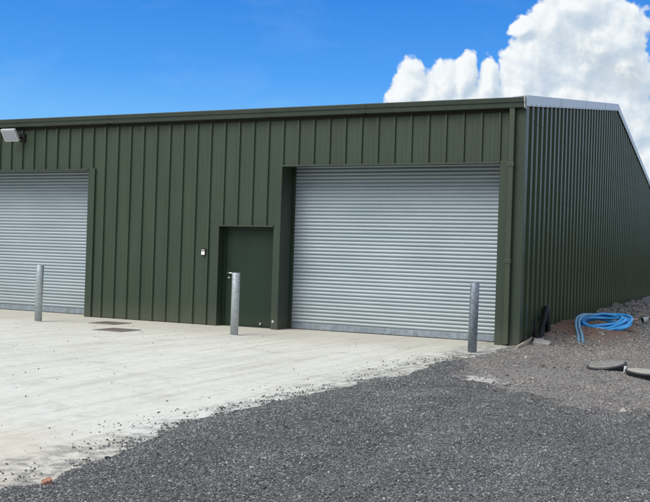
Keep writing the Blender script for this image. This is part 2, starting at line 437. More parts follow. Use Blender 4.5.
def stones(name, P, S, mat, seed, label=None):
    n = len(P)
    me = bpy.data.meshes.new(name); me.vertices.add(n); me.vertices.foreach_set('co', P.astype(np.float32).ravel())
    rot = np.stack([rng.uniform(-.5, .5, n), rng.uniform(-.5, .5, n), rng.uniform(0, 6.28, n)], 1)
    size = S[:, None] * np.stack([rng.uniform(.8, 1.35, n), rng.uniform(.65, 1.1, n), rng.uniform(.45, .85, n)], 1)
    for k, arr in (('rot', rot), ('size', size)):
        a = me.attributes.new(k, 'FLOAT_VECTOR', 'POINT'); a.data.foreach_set('vector', arr.astype(np.float32).ravel())
    me.materials.append(mat); me.update()
    o = bpy.data.objects.new(name, me); COL.objects.link(o)
    mod = o.modifiers.new('stones', 'NODES'); mod.node_group = pebble_group(name + '_nodes', mat, seed)
    return o
def scatter(n, x0, x1, y0, y1, keep, smin, smax, power=2.2, sink=.15):
    x = rng.uniform(x0, x1, n); y = rng.uniform(y0, y1, n)
    k = keep(x, y) > rng.uniform(0, 1, n); x, y = x[k], y[k]
    s = smin + (smax - smin) * rng.uniform(0, 1, len(x)) ** power
    z = height(x, y) + s * (.3 - sink)
    return np.stack([x, y, z], 1), s
onground = lambda x, y: (x > edge_x(y) + .01)
nospill = lambda x, y: 1 - .70 * (np.sqrt(((x - .74) / .38) ** 2 + ((y + 5.2) / .78) ** 2) + .5 * hashnoise(x, y, 5, 18) < .85)
dust = lambda x, y: np.maximum(np.clip(1.15 - 1.5 * np.clip(hashnoise(x, y * .6, 1.1, 15) + .6 * hashnoise(x, y, 3.3, 16), 0, 1), .35, 1), sstep(.6, .4, x - edge_x(y)))
P1, S1 = scatter(440000, -.9, 4.8, -13.2, -5.6, lambda x, y: onground(x, y) * dark_mask(x, y) * dust(x, y) * nospill(x, y), .0045, .019, 2.5)
P1b, S1b = scatter(1100, -.9, 5.0, -13.2, -3.0, lambda x, y: onground(x, y) * dark_mask(x, y), .018, .040, 2.2)
P1 = np.concatenate([P1, P1b]); S1 = np.concatenate([S1, S1b])
P2, S2 = scatter(65000, -.9, 5.0, -6.2, -1.5, lambda x, y: onground(x, y) * dark_mask(x, y) * (.25 + .75 * nospill(x, y)), .007, .024, 2.4)
Pd = np.concatenate([P1, P2]); Sd = np.concatenate([S1, S2])
o = stones('dark_gravel', Pd, Sd, M_stone_dark, 3)
tag(o, 'dark blue grey crushed stone spread over the foreground beside the pale concrete', 'gravel', kind='stuff')
P1, S1 = scatter(85000, -.4, 5.0, -8.6, 1.2, lambda x, y: onground(x, y) * (1 - dark_mask(x, y)) * nospill(x, y) * dust(x + 3, y), .006, .030, 3.2)
P1b, S1b = scatter(900, -.2, 5.0, -7.4, 2.6, lambda x, y: onground(x, y) * (1 - dark_mask(x, y)) * np.clip(.25 + 1.4 * hashnoise(x, y, 1.6, 17), 0.03, 1), .03, .085, 2.2)
P1 = np.concatenate([P1, P1b]); S1 = np.concatenate([S1, S1b])
P2, S2 = scatter(26000, .0, 4.6, 1.2, 14, lambda x, y: np.clip(1 - 2.2 * mound_mask(x, y), .05, 1) + 0 * x, .010, .060, 2.6)
o = stones('brown_gravel', np.concatenate([P1, P2]), np.concatenate([S1, S2]), M_stone_brown, 5)
tag(o, 'brown grey trodden gravel with pale chips on the ground beside the gable wall', 'gravel', kind='stuff')
# grit kicked onto the slab
n = 15000
y = rng.uniform(-13, -2, n); d = rng.exponential(.17, n) ** 1.15; keep = (.30 + hashnoise(y, d, 1.7, 21) + 1.3 * hashnoise(y, d * 2, 4.1, 22)) > rng.uniform(0, .8, n)
y, d = y[keep], d[keep]; x = edge_x(y) - d
s = .004 + .020 * rng.uniform(0, 1, len(y)) ** 4.2
big = rng.uniform(0, 1, len(y)) < .015; s = np.where(big, s + .016, s)
x2 = rng.uniform(-9, -.6, 420); y2 = rng.uniform(-12.5, -1.2, 420); s2 = .006 + .016 * rng.uniform(0, 1, 420) ** 3
Pn = np.stack([np.concatenate([x, x2]), np.concatenate([y, y2]), np.concatenate([s, s2]) * .28], 1)
o = stones('loose_grit', Pn, np.concatenate([s, s2]), M_stone_dark, 8)
tag(o, 'loose dark grit scattered across the pale concrete along the gravel edge', 'grit', kind='stuff')
# rubble heaped at the foot of the gable
P1, S1 = scatter(1100, .12, 1.9, 5.4, 16, lambda x, y: sstep(5.2, 8, y) * sstep(1.9, .5, x), .04, .20, 2.4)
P2, S2 = scatter(300, .12, .9, 2.1, 5.0, lambda x, y: .4 * np.clip(1 - 2 * mound_mask(x, y), .03, 1), .03, .10, 2.4)
P3, S3 = scatter(240, .1, 1.2, .25, 2.4, lambda x, y: .7 + 0 * x, .03, .10, 2.2)
o = stones('rubble', np.concatenate([P1, P2, P3]), np.concatenate([S1, S2, S3]), M_rubble, 12)
tag(o, 'broken grey stone rubble heaped along the foot of the green gable wall', 'rubble', kind='stuff')

# ------------------------------------------------------------------ the building
shed = empty('industrial_shed', (0, 0, 0))
tag(shed, 'long dark green metal clad industrial shed with two roller shutters and a plain door', 'shed')
PITCH = 1 / 3; RIB0 = -12.0655
XL = -26.0; EAVE = 4.26; GW = 22.9; RIDGE_Y = 11.45; SLOPE = .1504
OPEN = [(-13.93, -9.52, 3.20), (-6.16, -4.911, 2.02), (-4.757, -.412, 3.215)]   # left shutter, door, right shutter
YF = .018                                                                      # plane of the flats
# one pitch of the wide-rib panel, (offset, outward depth)
PROF = [(-.006, 0), (.085, 0), (.093, .003), (.118, .003), (.126, 0), (.170, 0), (.178, .003), (.203, .003), (.211, 0),
        (.262, 0), (.276, .036), (.317, .036)]
def front_profile():
    pts = []
    i = -60
    while RIB0 + i * PITCH < 1:
        x0 = RIB0 + i * PITCH
        for s_, d_ in PROF: pts.append((x0 + s_, YF - d_))
        i += 1
    return [q for q in pts if XL <= q[0] <= -.03]
pts = front_profile()
cuts = sorted([c for o_ in OPEN for c in o_[:2]])
xs = sorted(set([q[0] for q in pts] + cuts))
px_, py_ = zip(*pts)
prof = [(x, float(np.interp(x, px_, py_))) for x in xs]
m = MB()
def base_at(x):
    for a, b_, h_ in OPEN:
        if a < x < b_: return h_
    return .012
run = [prof[0]]; 
def flush(run):
    if len(run) > 1:
        zb = base_at((run[0][0] + run[-1][0]) / 2)
        m.strip([(x, y, zb) for x, y in run], [(x, y, EAVE) for x, y in run])
for a, b_ in zip(prof[:-1], prof[1:]):
    run.append(b_)
    if b_[0] in cuts: flush(run); run = [b_]
flush(run)
def screw(m, x, y, z, nrm, r=.010, h=.007, mi=1):
    n_ = Vector(nrm); u = n_.orthogonal().normalized(); w = n_.cross(u)
    A = [Vector((x, y, z)) + u * r * math.cos(k * math.pi / 3) + w * r * math.sin(k * math.pi / 3) for k in range(6)]
    m.extrude(A, n_ * h, True, mi)
for i in range(-44, 37):
    x = RIB0 + i * PITCH + .2
    for z in (4.05, 2.76, 1.38, .16):
        if XL < x < -.4 and not any(a - .2 < x < b_ + .2 and z < h_ + .12 for a, b_, h_ in OPEN):
            screw(m, x - .06, YF - .002, z, (0, -1, 0), .0085, .005)
m.build('front_cladding', [M_front, M_screw], shed)

# gable sheet: deeper, wider ribs
GP = .41; G0 = .135
GPROF = [(-.075, 0), (-.045, .040), (.100, .040), (.130, 0), (.185, 0), (.193, .003), (.217, .003), (.225, 0), (.265, 0)]
def roof_z(y): return 4.415 + SLOPE * (y if y <= RIDGE_Y else 2 * RIDGE_Y - y)
gp = []
i = 0
while G0 + i * GP < GW:
    for s_, d_ in GPROF: gp.append((G0 + i * GP + s_, d_ - .012))
    i += 1
gp = [q for q in gp if .02 < q[0] < GW] 
gy_ = sorted(set([q[0] for q in gp] + [RIDGE_Y])); a_, b_ = zip(*gp)
gp = [(y, float(np.interp(y, a_, b_))) for y in gy_]
m = MB()
m.strip([(x, y, -.12) for y, x in gp], [(x, y, roof_z(y) - .10) for y, x in gp])
for i in range(int(GW / GP)):
    y = G0 + i * GP + .155
    for z in (4.05, 2.75, 1.4):
        screw(m, .028, y - .085, z, (1, 0, 0), .008, .005)
m.build('gable_cladding', [M_gable, M_screw], shed)
# far walls, so the shed is a whole building
m = MB()
m.face([(XL, GW, -.1), (-.03, GW, -.1), (-.03, GW, EAVE), (XL, GW, EAVE)])
m.face([(XL, .02, -.1), (XL, GW, -.1), (XL, GW, 4.3), (XL, RIDGE_Y, 6.0), (XL, .02, 4.3)])
m.build('rear_cladding', M_gable, shed)
# roof sheets
m = MB()
rx = []
x = XL - .05
while x < .04: rx += [(x, 0), (x + .26, 0), (x + .285, .03), (x + .31, .03)]; x += PITCH
rx = [q for q in rx if q[0] < .035] + [(.035, 0)]
for y0, y1 in ((-.09, RIDGE_Y), (2 * RIDGE_Y + .09, RIDGE_Y)):
    m.strip([(x, y0, roof_z(y0) - .055 + d) for x, d in rx], [(x, y1, roof_z(y1) - .055 + d) for x, d in rx])
    m.strip([(x, y0, roof_z(y0) - .12) for x, d in rx], [(x, y1, roof_z(y1) - .12) for x, d in rx])
m.build('roof', M_roofs, shed)
# verge flashing along the gable slopes
m = MB()
for (ya, yb) in ((-.10, RIDGE_Y), (2 * RIDGE_Y + .1, RIDGE_Y)):
    za, zb = roof_z(ya), roof_z(yb)
    A = [(-.20, ya, za - .015), (.052, ya, za + .005), (.058, ya, za), (.058, ya, za - .185), (.050, ya, za - .195), (.044, ya, za - .185), (.044, ya, za - .012), (-.20, ya, za - .025)]
    B = [(p[0], yb, p[2] - za + zb) for p in A]
    n_ = len(m.v); m.v += A + B; k = len(A)
    for i in range(k):
        j = (i + 1) % k; m.f.append((n_ + i, n_ + j, n_ + k + j, n_ + k + i)); m.mi.append(0); m.sm.append(False)
    m.f.append(tuple(n_ + i for i in range(k))); m.mi.append(0); m.sm.append(False)
# lap joints and rivets
for y in (2.95, 5.95, 8.95, 14.0, 17.0, 20.0):
    z = roof_z(y); s_ = SLOPE if y < RIDGE_Y else -SLOPE
    m.face([(.061, y, z - .19), (.061, y + .035, z - .19 + s_ * .035), (.061, y + .035, z + s_ * .035), (.061, y, z)], 0)
y = .25
while y < GW:
    screw(m, .058, y, roof_z(y) - .165, (1, 0, 0), .010, .006); y += GP
m.build('verge_flashing', [M_flash, M_screw], shed)
# corner flashing
m = MB()
m.extrude([(-.150, -.024, -.01), (0.034, -.024, -.01), (0.034, .060, -.01), (.026, .060, -.01), (.026, -.016, -.01), (-.150, -.016, -.01)], (0, 0, 4.30))
m.build('corner_flashing', M_trim, shed, .002)
# gutter
m = MB()
gpf = [(.0, 4.185), (-.135, 4.185), (-.146, 4.195), (-.150, 4.268), (-.172, 4.282), (-.178, 4.352), (-.166, 4.366), (-.160, 4.360), (-.168, 4.348), (-.162, 4.290), (-.140, 4.276), (-.136, 4.200), (.0, 4.195)]
m.extrude([(XL, y, z) for y, z in gpf], (26.02, 0, 0))
for x in (-21, -15.0, -9.0, -3.05):     # union joints
    m.extrude([(x, y * 1.0 - (.004 if y < -.1 else 0), z) for y, z in gpf[:7]] , (.09, 0, 0))
g = m.build('gutter', M_gutter, shed)
m = MB(); m.extrude([(.022, y, z) for y, z in [(.0, 4.178), (-.138, 4.178), (-.152, 4.19), (-.156, 4.268), (-.178, 4.28), (-.184, 4.356), (-.17, 4.374), (0, 4.374)]], (.014, 0, 0))
m.build('end_cap', M_lightgrey, g)
# black strip under the gutter, imitating its shadow on the wall
m = MB(); m.box(XL, -.16, -.034, .03, EAVE - .125, EAVE + .02); m.build('eaves_shadow_strip', M_gap_shade, shed)
# downpipe with collars and shoe
m = MB(); m.box(-.238, -.146, -.128, -.036, .03, 4.20); dp = m.build('downpipe', M_pipe, shed, .006)
for z in (3.16, 1.45):
    m = MB(); m.box(-.250, -.134, -.138, -.022, z, z + .07); m.build('collar', M_pipe, dp, .004)
# opening reveals, trims, shutters
def reveal(o_, depth):
    a, b_, h_ = o_
    m = MB()
    m.face([(a, -.02, .002), (a, depth, .002), (a, depth, h_), (a, -.02, h_)])
    m.face([(b_, -.02, .002), (b_, depth, .002), (b_, depth, h_), (b_, -.02, h_)])
    sd_ = depth if depth < .4 else .05
    m.face([(a, -.02, h_), (b_, -.02, h_), (b_, sd_, h_), (a, sd_, h_)])
    if depth > .4:
        m.face([(a, sd_, h_ ), (b_, sd_, h_), (b_, sd_, h_ + .30), (a, sd_, h_ + .30)])
        m.face([(a, sd_, h_ + .30), (b_, sd_, h_ + .30), (b_, depth + .1, h_ + .30), (a, depth + .1, h_ + .30)])
        for q in (a, b_): m.face([(q, sd_, h_), (q, depth + .1, h_), (q, depth + .1, h_ + .30), (q, sd_, h_ + .30)])
    return m.build('opening_reveal', M_reveal, shed)
def trim(name, x0, x1, z0, z1, y0=-.024, y1=.02):
    m = MB(); m.box(x0, x1, y0, y1, z0, z1); return m.build(name, M_trim, shed, .003)
reveal(OPEN[0], .56); reveal(OPEN[1], .24); reveal(OPEN[2], .56)
trim('opening_trim', -9.518, -9.345, .004, 3.24); trim('opening_trim', -14.1, -13.932, .004, 3.24)
trim('opening_trim', -13.932, -9.52, 3.202, 3.235, -.045, .0)
trim('opening_trim', -6.335, -6.162, .004, 2.055); trim('opening_trim', -6.162, -4.913, 2.022, 2.052, -.045, .0)
trim('opening_trim', -4.909, -4.759, .004, 3.26); trim('opening_trim', -4.759, -.412, 3.217, 3.247, -.045, .0)
trim('opening_trim', -.410, -.262, .004, 3.26)
# thin shadow gaps beside trims
def shutter(o_, depth=.52):
    a, b_, h_ = o_
    m = MB(); p = .0722; z = .13; K = 8
    while z < h_ + .18:
        A = []
        for k in range(K + 1):
            q = k / K; A.append((depth - .022 * math.sin(math.pi * q ** .85) ** .9 , z + p * .97 * q))
        for (y0, z0), (y1, z1) in zip(A[:-1], A[1:]):
            n_ = len(m.v); m.v += [(a + .03, y0, z0), (b_ - .03, y0, z0), (b_ - .03, y1, z1), (a + .03, y1, z1)]
            m.f.append((n_, n_ + 1, n_ + 2, n_ + 3)); m.mi.append(0); m.sm.append(True)
        m.face([(a + .03, depth, z + p * .97), (b_ - .03, depth, z + p * .97), (b_ - .03, depth + .003, z + p), (a + .03, depth + .003, z + p)], 1)
        z += p
    s_ = m.build('roller_shutter', [M_shutter, M_gap_shade], shed)
    bm_ = bmesh.new(); bm_.from_mesh(s_.data); bmesh.ops.remove_doubles(bm_, verts=bm_.verts, dist=1e-5); bm_.to_mesh(s_.data); bm_.free()
    m = MB(); m.box(a + .03, b_ - .03, depth - .022, depth + .02, .012, .128); m.build('bottom_rail', M_rail, s_, .004)
    for x0, x1 in ((a + .002, a + .05), (b_ - .05, b_ - .002)):
        m = MB(); m.box(x0, x1, depth - .035, depth + .04, .004, h_ + .2); m.build('guide_rail', M_reveal, s_, .003)
    m = MB(); m.box(a, b_, depth + .06, depth + .07, .0, h_ + .28); m.build('dark_backing', M_gap_shade, s_)
    return s_
shutter(OPEN[0]); shutter(OPEN[2])
# personnel door
a, b_, h_ = OPEN[1]
m = MB()
m.box(a + .002, a + .06, .17, .25, .004, h_ - .002); m.box(b_ - .06, b_ - .002, .17, .25, .004, h_ - .002); m.box(a + .06, b_ - .06, .17, .25, h_ - .06, h_ - .002)
m.box(a + .06, b_ - .06, .165, .25, .002, .022)
m.build('door_frame', M_door, shed, .003)
m = MB(); m.box(a + .064, b_ - .064, .19, .24, .026, h_ - .064); door = m.build('door', M_door, shed, .003)
hx = a + .064 + .085
m = MB()
m.lathe([(.026, 0), (.026, .010), (.012, .012), (.012, .055), (.010, .06)], (hx, .19, 1.08), 16, M=Matrix.Rotation(math.pi / 2, 3, 'X'))
m.tube([(hx, .135, 1.08), (hx + .03, .13, 1.08), (hx + .13, .13, 1.078), (hx + .14, .145, 1.077)], .011, 10)
m.build('door_handle', M_steel, door)
m = MB(); m.lathe([(.026, 0), (.026, .010), (.016, .013), (.015, .035)], (hx, .19, .985), 16, M=Matrix.Rotation(math.pi / 2, 3, 'X')); m.build('lock_cylinder', M_steel, door)
m = MB(); m.lathe([(.030, 0), (.030, .012), (.022, .03), (.01, .034)], (-5.25, .19, .075), 16, M=Matrix.Rotation(math.pi / 2, 3, 'X')); m.build('door_stop', M_rail, door)
for z in (.35, 1.05, 1.75):
    m = MB(); m.tube([(b_ - .062, .178, z), (b_ - .062, .178, z + .1)], .010, 10); m.build('hinge', M_door, door)
m = MB(); m.lathe([(.028, 0), (.028, .006), (.018, .012)], (-4.86, -.024, .155), 16, M=Matrix.Rotation(math.pi / 2, 3, 'X')); m.build('trim_cap', M_lightgrey, shed)

# ------------------------------------------------------------------ keypad
kp = empty('access_keypad', (-6.51, -.0, 1.42))
tag(kp, 'small black access keypad with white face on the green wall left of the door', 'keypad')
m = MB(); m.box(-.062, .062, -.030, .014, 0, .135); m.build('housing', M_black, kp, .006)
m = MB(); m.box(-.052, .030, -.036, -.0302, .012, .085); m.build('face_plate', M_white, kp, .004)
m = MB(); m.box(-.050, .028, -.036, -.0302, .105, .118); m.build('status_strip', M_white, kp, .002)

# ------------------------------------------------------------------ floodlight
fl = empty('flood_light', (-11.50, .0, 3.985))
tag(fl, 'pale grey slanted floodlight fixed high on the green wall above the left shutter', 'floodlight')
Mr = Matrix.Translation((-.02, -.30, .0)) @ Matrix.Rotation(math.radians(34), 4, 'X')
m = MB(); m.box(-.20, .20, -.035, .03, -.15, .15, 0, Mr); hd = m.build('housing', M_lightgrey, fl, .010)
m = MB(); m.box(-.165, .165, -.0385, -.0352, -.115, .115, 0, Mr); m.build('lens', M_panel, hd, .002)
m = MB()
for k in range(7): m.box(-.17 + k * .055, -.16 + k * .055, .0302, .055, -.12, .12, 0, Mr)
m.build('cooling_fins', M_lightgrey, hd)
m = MB(); m.box(-.02, .15, -.028, .012, -.12, .06); m.build('wall_plate', M_black, fl, .004)
m = MB(); m.tube([(.07, -.028, -.03), (.07, -.14, -.03), (.0, -.26, .0)], .022, 8); m.build('arm', M_black, fl)

# ------------------------------------------------------------------ bollards
def bollard_parts(root, mat):
    m = MB(); R = .072; H = 1.127
    m.lathe([(R, .0), (R, H - .006), (R - .004, H), (R - .010, H), (R - .012, H - .004), (.001, H - .003)], n=40)
    m.build('post', mat, root)
    m = MB(); m.lathe([(.092, .001), (.090, .006), (R + .003, .009), (R, .009)], n=32); m.build('base_collar', M_collar, root)
specs = [((-9.181, -1.837), M_galv, 'left galvanised steel bollard standing in front of the left roller shutter', (.0, -.01)),
         ((-4.723, -1.760), M_galv, 'pale mottled galvanised bollard standing in front of the green door', (.004, .0)),
         ((-.300, -1.835), M_galvd, 'darker streaked bollard at the gravel edge in front of the right roller shutter', (.012, .006))]
for (x, y), mt, lab, tilt in specs:
    o = empty('bollard', (x, y, 0), random.uniform(0, 6)); o.rotation_euler = (tilt[1], tilt[0], random.uniform(0, 1) * 0)
    tag(o, lab, 'bollard', 'bollards along the front of the shed')
    bollard_parts(o, mt)

# ------------------------------------------------------------------ drain gratings
def grating(x, y, lab):
    o = empty('drain_grating', (x, y, .0)); tag(o, lab, 'drain', 'drain gratings in the concrete')
    h = .31
    m = MB()
    for a0, a1, c0, c1 in ((-h, h, -h, -h + .045), (-h, h, h - .045, h), (-h, -h + .045, -h + .045, h - .045), (h - .045, h, -h + .045, h - .045)):
        m.box(a0, a1, c0, c1, .002, .012)
    m.build('frame', M_castiron, o)
    m = MB()
    n = 7; w = 2 * (h - .045) / n
    for k in range(n):
        q = -h + .045 + (k + .5) * w
        m.box(q - .014, q + .014, -h + .045, h - .045, .002, .011)
    for k in range(1, n):
        q = -h + .045 + k * w
        m.box(-h + .045, h - .045, q - .013, q + .013, .002, .009)
    m.build('grille', M_castiron, o)
    m = MB(); m.face([(-h, -h, .0015), (h, -h, .0015), (h, h, .0015), (-h, h, .0015)]); m.build('sump', M_silt, o)
grating(-6.829, -2.392, 'iron drain grating set in the concrete, the one nearer the camera')
grating(-7.961, -1.131, 'iron drain grating set in the concrete, the one nearer the green wall')

# ------------------------------------------------------------------ things on the ground by the gable
def gz(x, y): return float(height(np.array([x]), np.array([y]))[0])
# blue pipe coil lying on the soil heap, tipped towards the camera
CX, CY = .93, 3.55
coil = empty('pipe_coil', (CX, CY, gz(CX, CY)))
tag(coil, 'coil of blue plastic water pipe lying on the brown soil heap beside the gable', 'pipe coil')
face_cam = math.atan2(-(3.78 - CX), (-16.4 - CY) * -1)
Mc = Matrix.Rotation(math.radians(-12), 4, 'Z') @ Matrix.Rotation(math.radians(15), 4, 'X')
m = MB(); pts = []
turns = 9; N = turns * 56
for i in range(N + 1):
    q = i / 56; a = 2 * math.pi * q - .4
    lay = q / turns
    r = .44 + .065 * math.sin(q * 2.4 + 1) + .045 * math.sin(q * 5.1) + .02 * math.sin(3 * a)
    zz = .0 + .09 * (.5 + .5 * math.sin(q * 1.9)) + .03 * math.sin(2 * a + q) + .02 * lay
    pts.append(Mc @ Vector((r * math.cos(a) * 1.03 + .05 * math.sin(q * 1.3), r * math.sin(a) * 1.0 + .05 * math.cos(q * 1.7), zz)))
m.tube(pts, .029, 9); m.build('coiled_pipe', M_bluepipe, coil)
for dx, ln in ((0, 0), (.065, .04)):
    m = MB()
    P_ = [(-.28 + dx, .16, .20), (-.40 + dx, -.02, .20), (-.47 + dx, -.28, .14), (-.40 + dx, -.80, .02), (-.28 + dx, -1.3, -.13), (-.18 + dx, -1.8 + ln, -.22), (-.10 + dx, -2.2 + ln, -.27)]
    # smooth
    pp = []
    P_ = [Vector(q) for q in P_]; Q = [P_[0]] + P_ + [P_[-1]]
    for i in range(1, len(Q) - 2):
        for k in range(8):
            s_ = k / 8; a0, a1, a2, a3 = Q[i-1], Q[i], Q[i+1], Q[i+2]
            pp.append(.5 * ((2*a1) + (-a0 + a2)*s_ + (2*a0 - 5*a1 + 4*a2 - a3)*s_*s_ + (-a0 + 3*a1 - 3*a2 + a3)*s_**3))
    pp.append(P_[-1])
    # keep above the soil
    out = []
    for q in pp:
        zg = gz(CX + q.x, CY + q.y) - gz(CX, CY) + .03
        out.append(Vector((q.x, q.y, max(q.z, zg))))
    m.tube(out, .026, 9); m.build('pipe_end', M_bluedusty, coil)
# pink conduit stick behind the coil
x0, y0 = .78, 7.0
m = MB(); m.tube([(-.32, -.3, .05), (0, .0, .06), (.30, .35, .075)], .032, 10, mi=0)
o = m.build('conduit', M_pink); o.location = (x0 + .06, y0 + .5, gz(x0, y0) + .05)
tag(o, 'short faded pink conduit lying on the ground just behind the blue pipe coil', 'conduit')
# grey pipes at the right edge
for k, (dx, dy, lab) in enumerate(((0, 0, 'short grey pipe with open dark end at the right edge, the left of two'), (.19, -.02, 'short grey pipe with open dark end at the right edge, the right of two'))):
    px0, py0 = 1.28 + dx, 7.6 + dy; zz = gz(px0, py0) + .085
    o = empty('grey_pipe', (px0, py0, zz)); tag(o, lab, 'pipe', 'grey pipes lying by the rubble')
    m = MB(); R = .085; L = 1.4; dirv = Vector((.75, .65, .03)).normalized()
    A = [dirv * (L * q / 6) for q in range(7)]
    m.tube(A, R, 20, caps=False); m.tube(A, R - .010, 20, caps=False); m.build('barrel', M_greypipe, o)
    m = MB(); m.tube([dirv * .04, dirv * .05], R - .011, 20); m.build('dark_bore', M_gap_shade, o)
# black cable ducts against the gable
m = MB()
def spline(P_, n=8):
    P_ = [Vector(q) for q in P_]; Q = [P_[0]] + P_ + [P_[-1]]; pp = []
    for i in range(1, len(Q) - 2):
        for k in range(n):
            s_ = k / n; a0, a1, a2, a3 = Q[i-1], Q[i], Q[i+1], Q[i+2]
            pp.append(.5 * ((2*a1) + (-a0 + a2)*s_ + (2*a0 - 5*a1 + 4*a2 - a3)*s_*s_ + (-a0 + 3*a1 - 3*a2 + a3)*s_**3))
    return pp + [P_[-1]]
m.tube(spline([(.13, 1.06, -.05), (.13, 1.28, .16), (.12, 1.62, .40), (.10, 1.88, .56), (.085, 1.98, .61), (.085, 2.05, .55), (.11, 2.03, .30), (.13, 2.02, -.05)], 14), .050, 12)
o = m.build('cable_duct', M_black, loc=(.13, 1.8, 0)); tag(o, 'black flexible duct bent in a tall narrow loop against the green gable', 'duct', 'black ducts by the gable corner')
m = MB()
m.tube(spline([(.14, .86, -.05), (.13, .88, .10), (.12, .90, .22)], 8), .050, 12)
m.tube(spline([(.115, .90, .21), (.085, .98, .30), (.065, 1.10, .40), (.055, 1.24, .45)], 8), .018, 8)
o = m.build('cable_duct', M_black, loc=(.13, 1.2, 0)); tag(o, 'short black duct stub with thin cable beside the gable corner', 'duct', 'black ducts by the gable corner')
# flagstone piece and timber batten at the corner
m = MB()
pl = [(-.15, -.20), (-.06, -.27), (.03, -.23), (.12, -.26), (.17, -.08), (.15, .03), (.19, .12), (.08, .20), (.03, .31), (-.07, .22), (-.13, .24), (-.12, .02)]
m.extrude([(x, y, 0) for x, y in pl], (.0, .0, .06))
o = m.build('paving_slab', M_flag, bevel=.008); o.location = (.27, .66, .012); o.rotation_euler = (.09, .10, .25)
tag(o, 'broken pale paving slab lying on the rubble by the shed corner', 'paving slab')
m = MB(); m.box(-.022, .022, -.95, .85, -.06, .05)
o = m.build('timber_batten', M_timber, bevel=.003); o.location = (.085, .30, .03); o.rotation_euler = (.03, 0, math.radians(3))
tag(o, 'pale timber batten along the concrete edge at the shed corner', 'batten')
# inspection covers
def cover(x, y, z, tilt, lab, matlid, rot):
    o = empty('inspection_cover', (x, y, gz(x, y) + z)); o.rotation_euler = (tilt[0], tilt[1], rot)
    tag(o, lab, 'cover', 'round covers lying in the gravel')
    R = .27
    m = MB(); m.lathe([(R - .03, -.09), (R - .016, -.012), (R, -.008), (R, .010), (R - .008, .018), (R - .022, .018), (R - .024, .010), (.001, .010)], n=48); m.build('ring', M_rim, o)
    m = MB(); m.lathe([(R - .027, .0105), (R - .028, .024), (R - .035, .028), (.10, .030), (.001, .030)], n=48)
    for k in range(5):
        a = k * math.pi * .4
        Mk = Matrix.Rotation(a, 4, 'Z'); m.box(.10, .20, -.012, .012, .029, .036, 0, Mk)
    m.build('lid', matlid, o)
    return o
cover(1.94, -3.00, .06, (.05, -.17), 'dark round inspection cover tipped up on its right side in the brown gravel', M_lid, .3)
c2 = cover(2.50, -3.40, .05, (.05, .02), 'pale dusty round inspection cover cut by the right edge of the picture', M_lidpale, 1.1)
m = MB(); m.box(-.012, .012, -.012, .012, -.03, .085); o = m.build('marker_peg', M_white, bevel=.002)
o.location = (2.215, -3.30, gz(2.215, -3.30)); o.rotation_euler = (0, .06, .3); tag(o, 'tiny white peg standing between the two round covers', 'peg')
# brick fragment on the slab edge
bm_ = bmesh.new(); bmesh.ops.create_icosphere(bm_, subdivisions=3, radius=.036)
for v in bm_.verts:
    c_ = v.co.copy(); v.co.x = max(-.030, min(.033, c_.x * 1.15)); v.co.y = max(-.022, min(.020, c_.y + .2 * c_.x)); v.co.z = max(-.014, min(.016, c_.z + .15 * c_.x))
    v.co += Vector((random.uniform(-1, 1), random.uniform(-1, 1), random.uniform(-1, 1))) * .0028
me = bpy.data.meshes.new('brick_fragment'); bm_.to_mesh(me); bm_.free(); me.materials.append(M_brick)
o = bpy.data.objects.new('brick_fragment', me); COL.objects.link(o); o.location = (-.07, -11.96, .022); o.rotation_euler = (.25, -.3, .9)
tag(o, 'small orange brick fragment at the gravel edge in the lower left', 'brick')

# ------------------------------------------------------------------ world: Nishita sky and clouds
SUN_EL = math.radians(47); SX, SY = -.40, -.917; SUN_DIR_AZ = math.atan2(SX, SY)    # direction towards the sun
world = bpy.data.worlds.new('World'); scene.world = world; world.use_nodes = True
t = NT(world.node_tree); bg = t.n['Background']
sky = t.new('ShaderNodeTexSky', sky_type='NISHITA'); sky.sun_disc = False
sky.sun_elevation = SUN_EL; sky.sun_rotation = SUN_DIR_AZ; sky.ozone_density = 2.5; sky.dust_density = .4
gen = t.new('ShaderNodeTexCoord').outputs['Generated']
D = t.vmath('NORMALIZE', gen); dz = t.sep(D)[2]
nish = t.vmath('SCALE', sky.outputs[0]); t.n[-1].inputs['Scale'].default_value = .085
grad = t.ramp(dz, [(0, (.40, .70, 1.0)), (.085, (.27, .62, 1.04)), (.14, (.165, .515, 1.03)), (.19, (.068, .365, .97)), (.27, (.028, .255, .83)), (.6, (.03, .16, .56)), (1, (.02, .11, .42))])
skyc = t.mix(.88, nish, grad)
# cloud plane coordinates, fixed to compass directions (tangent of angles about the bearing of the clouds)
AZ = -.4318
r0 = (math.cos(AZ), -math.sin(AZ), 0); f0 = (math.sin(AZ), math.cos(AZ), 0)
ca = t.vmath('DOT_PRODUCT', D, r0, 1); cc = t.vmath('DOT_PRODUCT', D, f0, 1)
ccs = t.math('MAXIMUM', cc, .05)
comb = t.new('ShaderNodeCombineXYZ'); t.put(comb.inputs[0], t.math('DIVIDE', ca, ccs)); t.put(comb.inputs[1], t.math('DIVIDE', dz, ccs))
UV = comb.outputs[0]
def uv(px, py): return ((px - 325) / 936.5, (259.4 + .0318 * (px - 326) - py) / 936.5)
BLOBS = [(404, 92, 24, 36), (424, 98, 26, 30), (441, 88, 20, 32), (458, 82, 15, 34), (483, 84, 13, 34), (470, 106, 60, 26),
         (512, 92, 24, 44), (530, 62, 34, 42), (514, 27, 16, 14), (548, 28, 36, 36), (572, 8, 46, 32), (585, 60, 56, 56),
         (612, 36, 36, 42), (624, 74, 30, 46), (585, 110, 90, 40), (650, 175, 40, 50), (606, 128, 44, 40), (632, 130, 24, 30)]
gname = bpy.data.node_groups.new('cloud_density', 'ShaderNodeTree')
